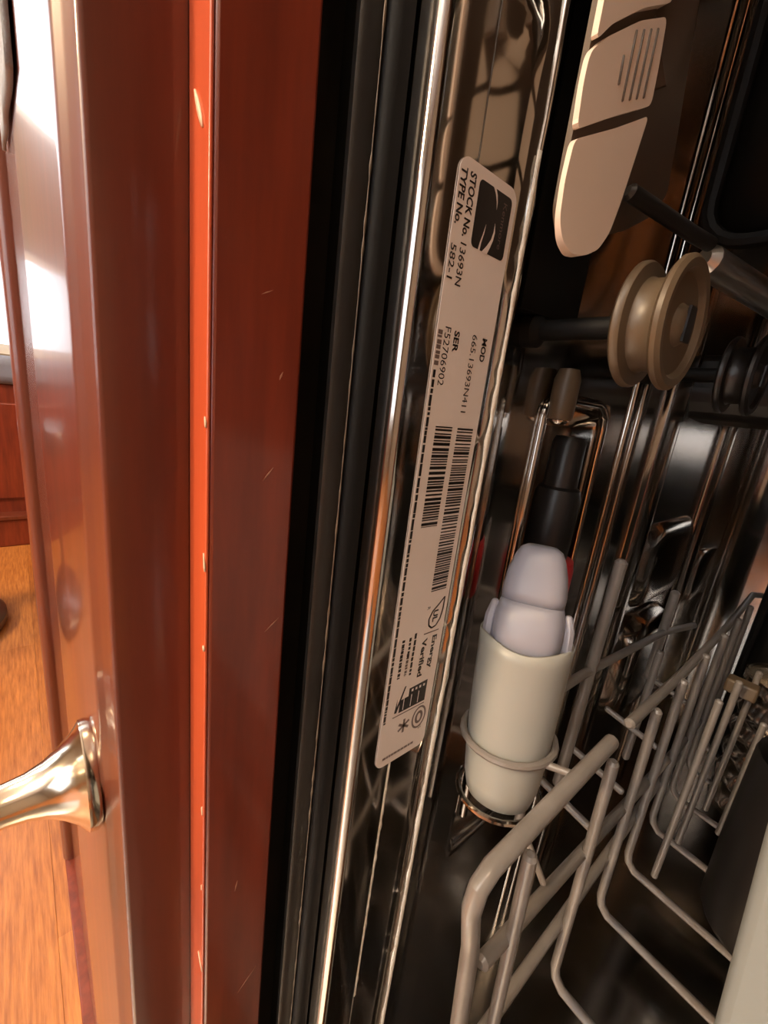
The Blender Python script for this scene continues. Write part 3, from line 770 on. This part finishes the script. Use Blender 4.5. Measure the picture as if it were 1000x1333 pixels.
for s in (-1, 1):
    q = MB(); c0 = BT + sdir * (s * 12.6) + fdir * 4
    q.tube([tuple(c0 + bax * 6), tuple(c0 - bax * 3), tuple(c0 - bax * 8 - sdir * s * 0.6)], 2.2, 8, rs=[2.4, 2.2, 1.4]).build('side_tab', M['lavender'], bt)
# black bottle with a red collar behind it
b2 = root('bottle', (-70, 158, -150), 'black capped bottle with a red collar behind the white bottle', 'bottle')
BX, BYY = -82.2, 168
MB().lathe([(0, -150), (8, -150), (9, -147), (9.0, -85), (8, -76), (0, -76)], (BX, BYY, 0), (0, 0, 1), 26).build('body', M['black_plastic'], b2)
MB().lathe([(7, -84), (12.2, -83), (13, -79), (13, -61), (12.2, -57), (7, -56)], (BX, BYY, 0), (0, 0, 1), 30).build('collar', M['red_plastic'], b2, label='bright red ring')
MB().lathe([(0, -56), (9.2, -56), (9.4, -50), (9.2, -30), (8.4, -27), (6.8, -26), (6.4, -8), (5.4, -6), (0, -6)], (BX, BYY, 0), (0, 0, 1), 26).build('cap', M['black_plastic'], b2)

# pale board standing at the lower right
bd = MB(); prof = [(2.5, -40), (5.8, -82), (11.4, -139), (18.5, -208), (24, -236), (250, -238), (250, -40)]
nn = len(prof)
bd.add([(x, 119, z) for x, z in prof] + [(x, 127, z) for x, z in prof], [(i, (i + 1) % nn, nn + (i + 1) % nn, nn + i) for i in range(nn)] + [tuple(range(nn)), tuple(range(2 * nn - 1, nn - 1, -1))])
tag(bd.build('cutting_board', M['board'], bevel=2.5, seg=3), 'pale grey-white board standing upright at the lower right corner', 'board')
# ribbed steel cup and a black mug beside it
cp = root('steel_cup', (6, 352, -238), 'shiny ribbed stainless steel cup standing in the lower rack', 'cup')
pr = []
for i in range(31):
    t = i / 30; pr.append((21 + 4 * t + 1.3 * math.sin(t * 34), 95 * t))
pr += [(24.5, 95), (22, 80), (19, 4), (0, 4)]
MB().lathe([(0, 0)] + pr, (6, 352, -238), (0, 0, 1), 40).build('body', M['polished'], cp)
MB().lathe([(24.6, 94), (26.2, 95), (26.4, 97), (25.2, 98), (24.0, 97)], (6, 352, -238), (0, 0, 1), 40, close=True).build('rim', M['polished'], cp)
mg = root('black_mug', (34, 272, -236), 'black mug standing in front of the ribbed steel cup', 'mug')
MB().lathe([(0, -236), (24, -236), (26, -232), (27, -200), (27.5, -140), (27, -138), (25.6, -140), (24, -230), (0, -230)], (26, 264, -1.8), (0, 0, 1), 36).build('body', M['black_plastic'], mg)
hp = [(52, 264, -160), (66, 264, -158), (72, 264, -175), (68, 264, -205), (51, 264, -212)]
MB().tube(hp, 4, 10).build('handle', M['black_plastic'], mg)
for o in bpy.data.objects:
    if '_org' in o: del o['_org']
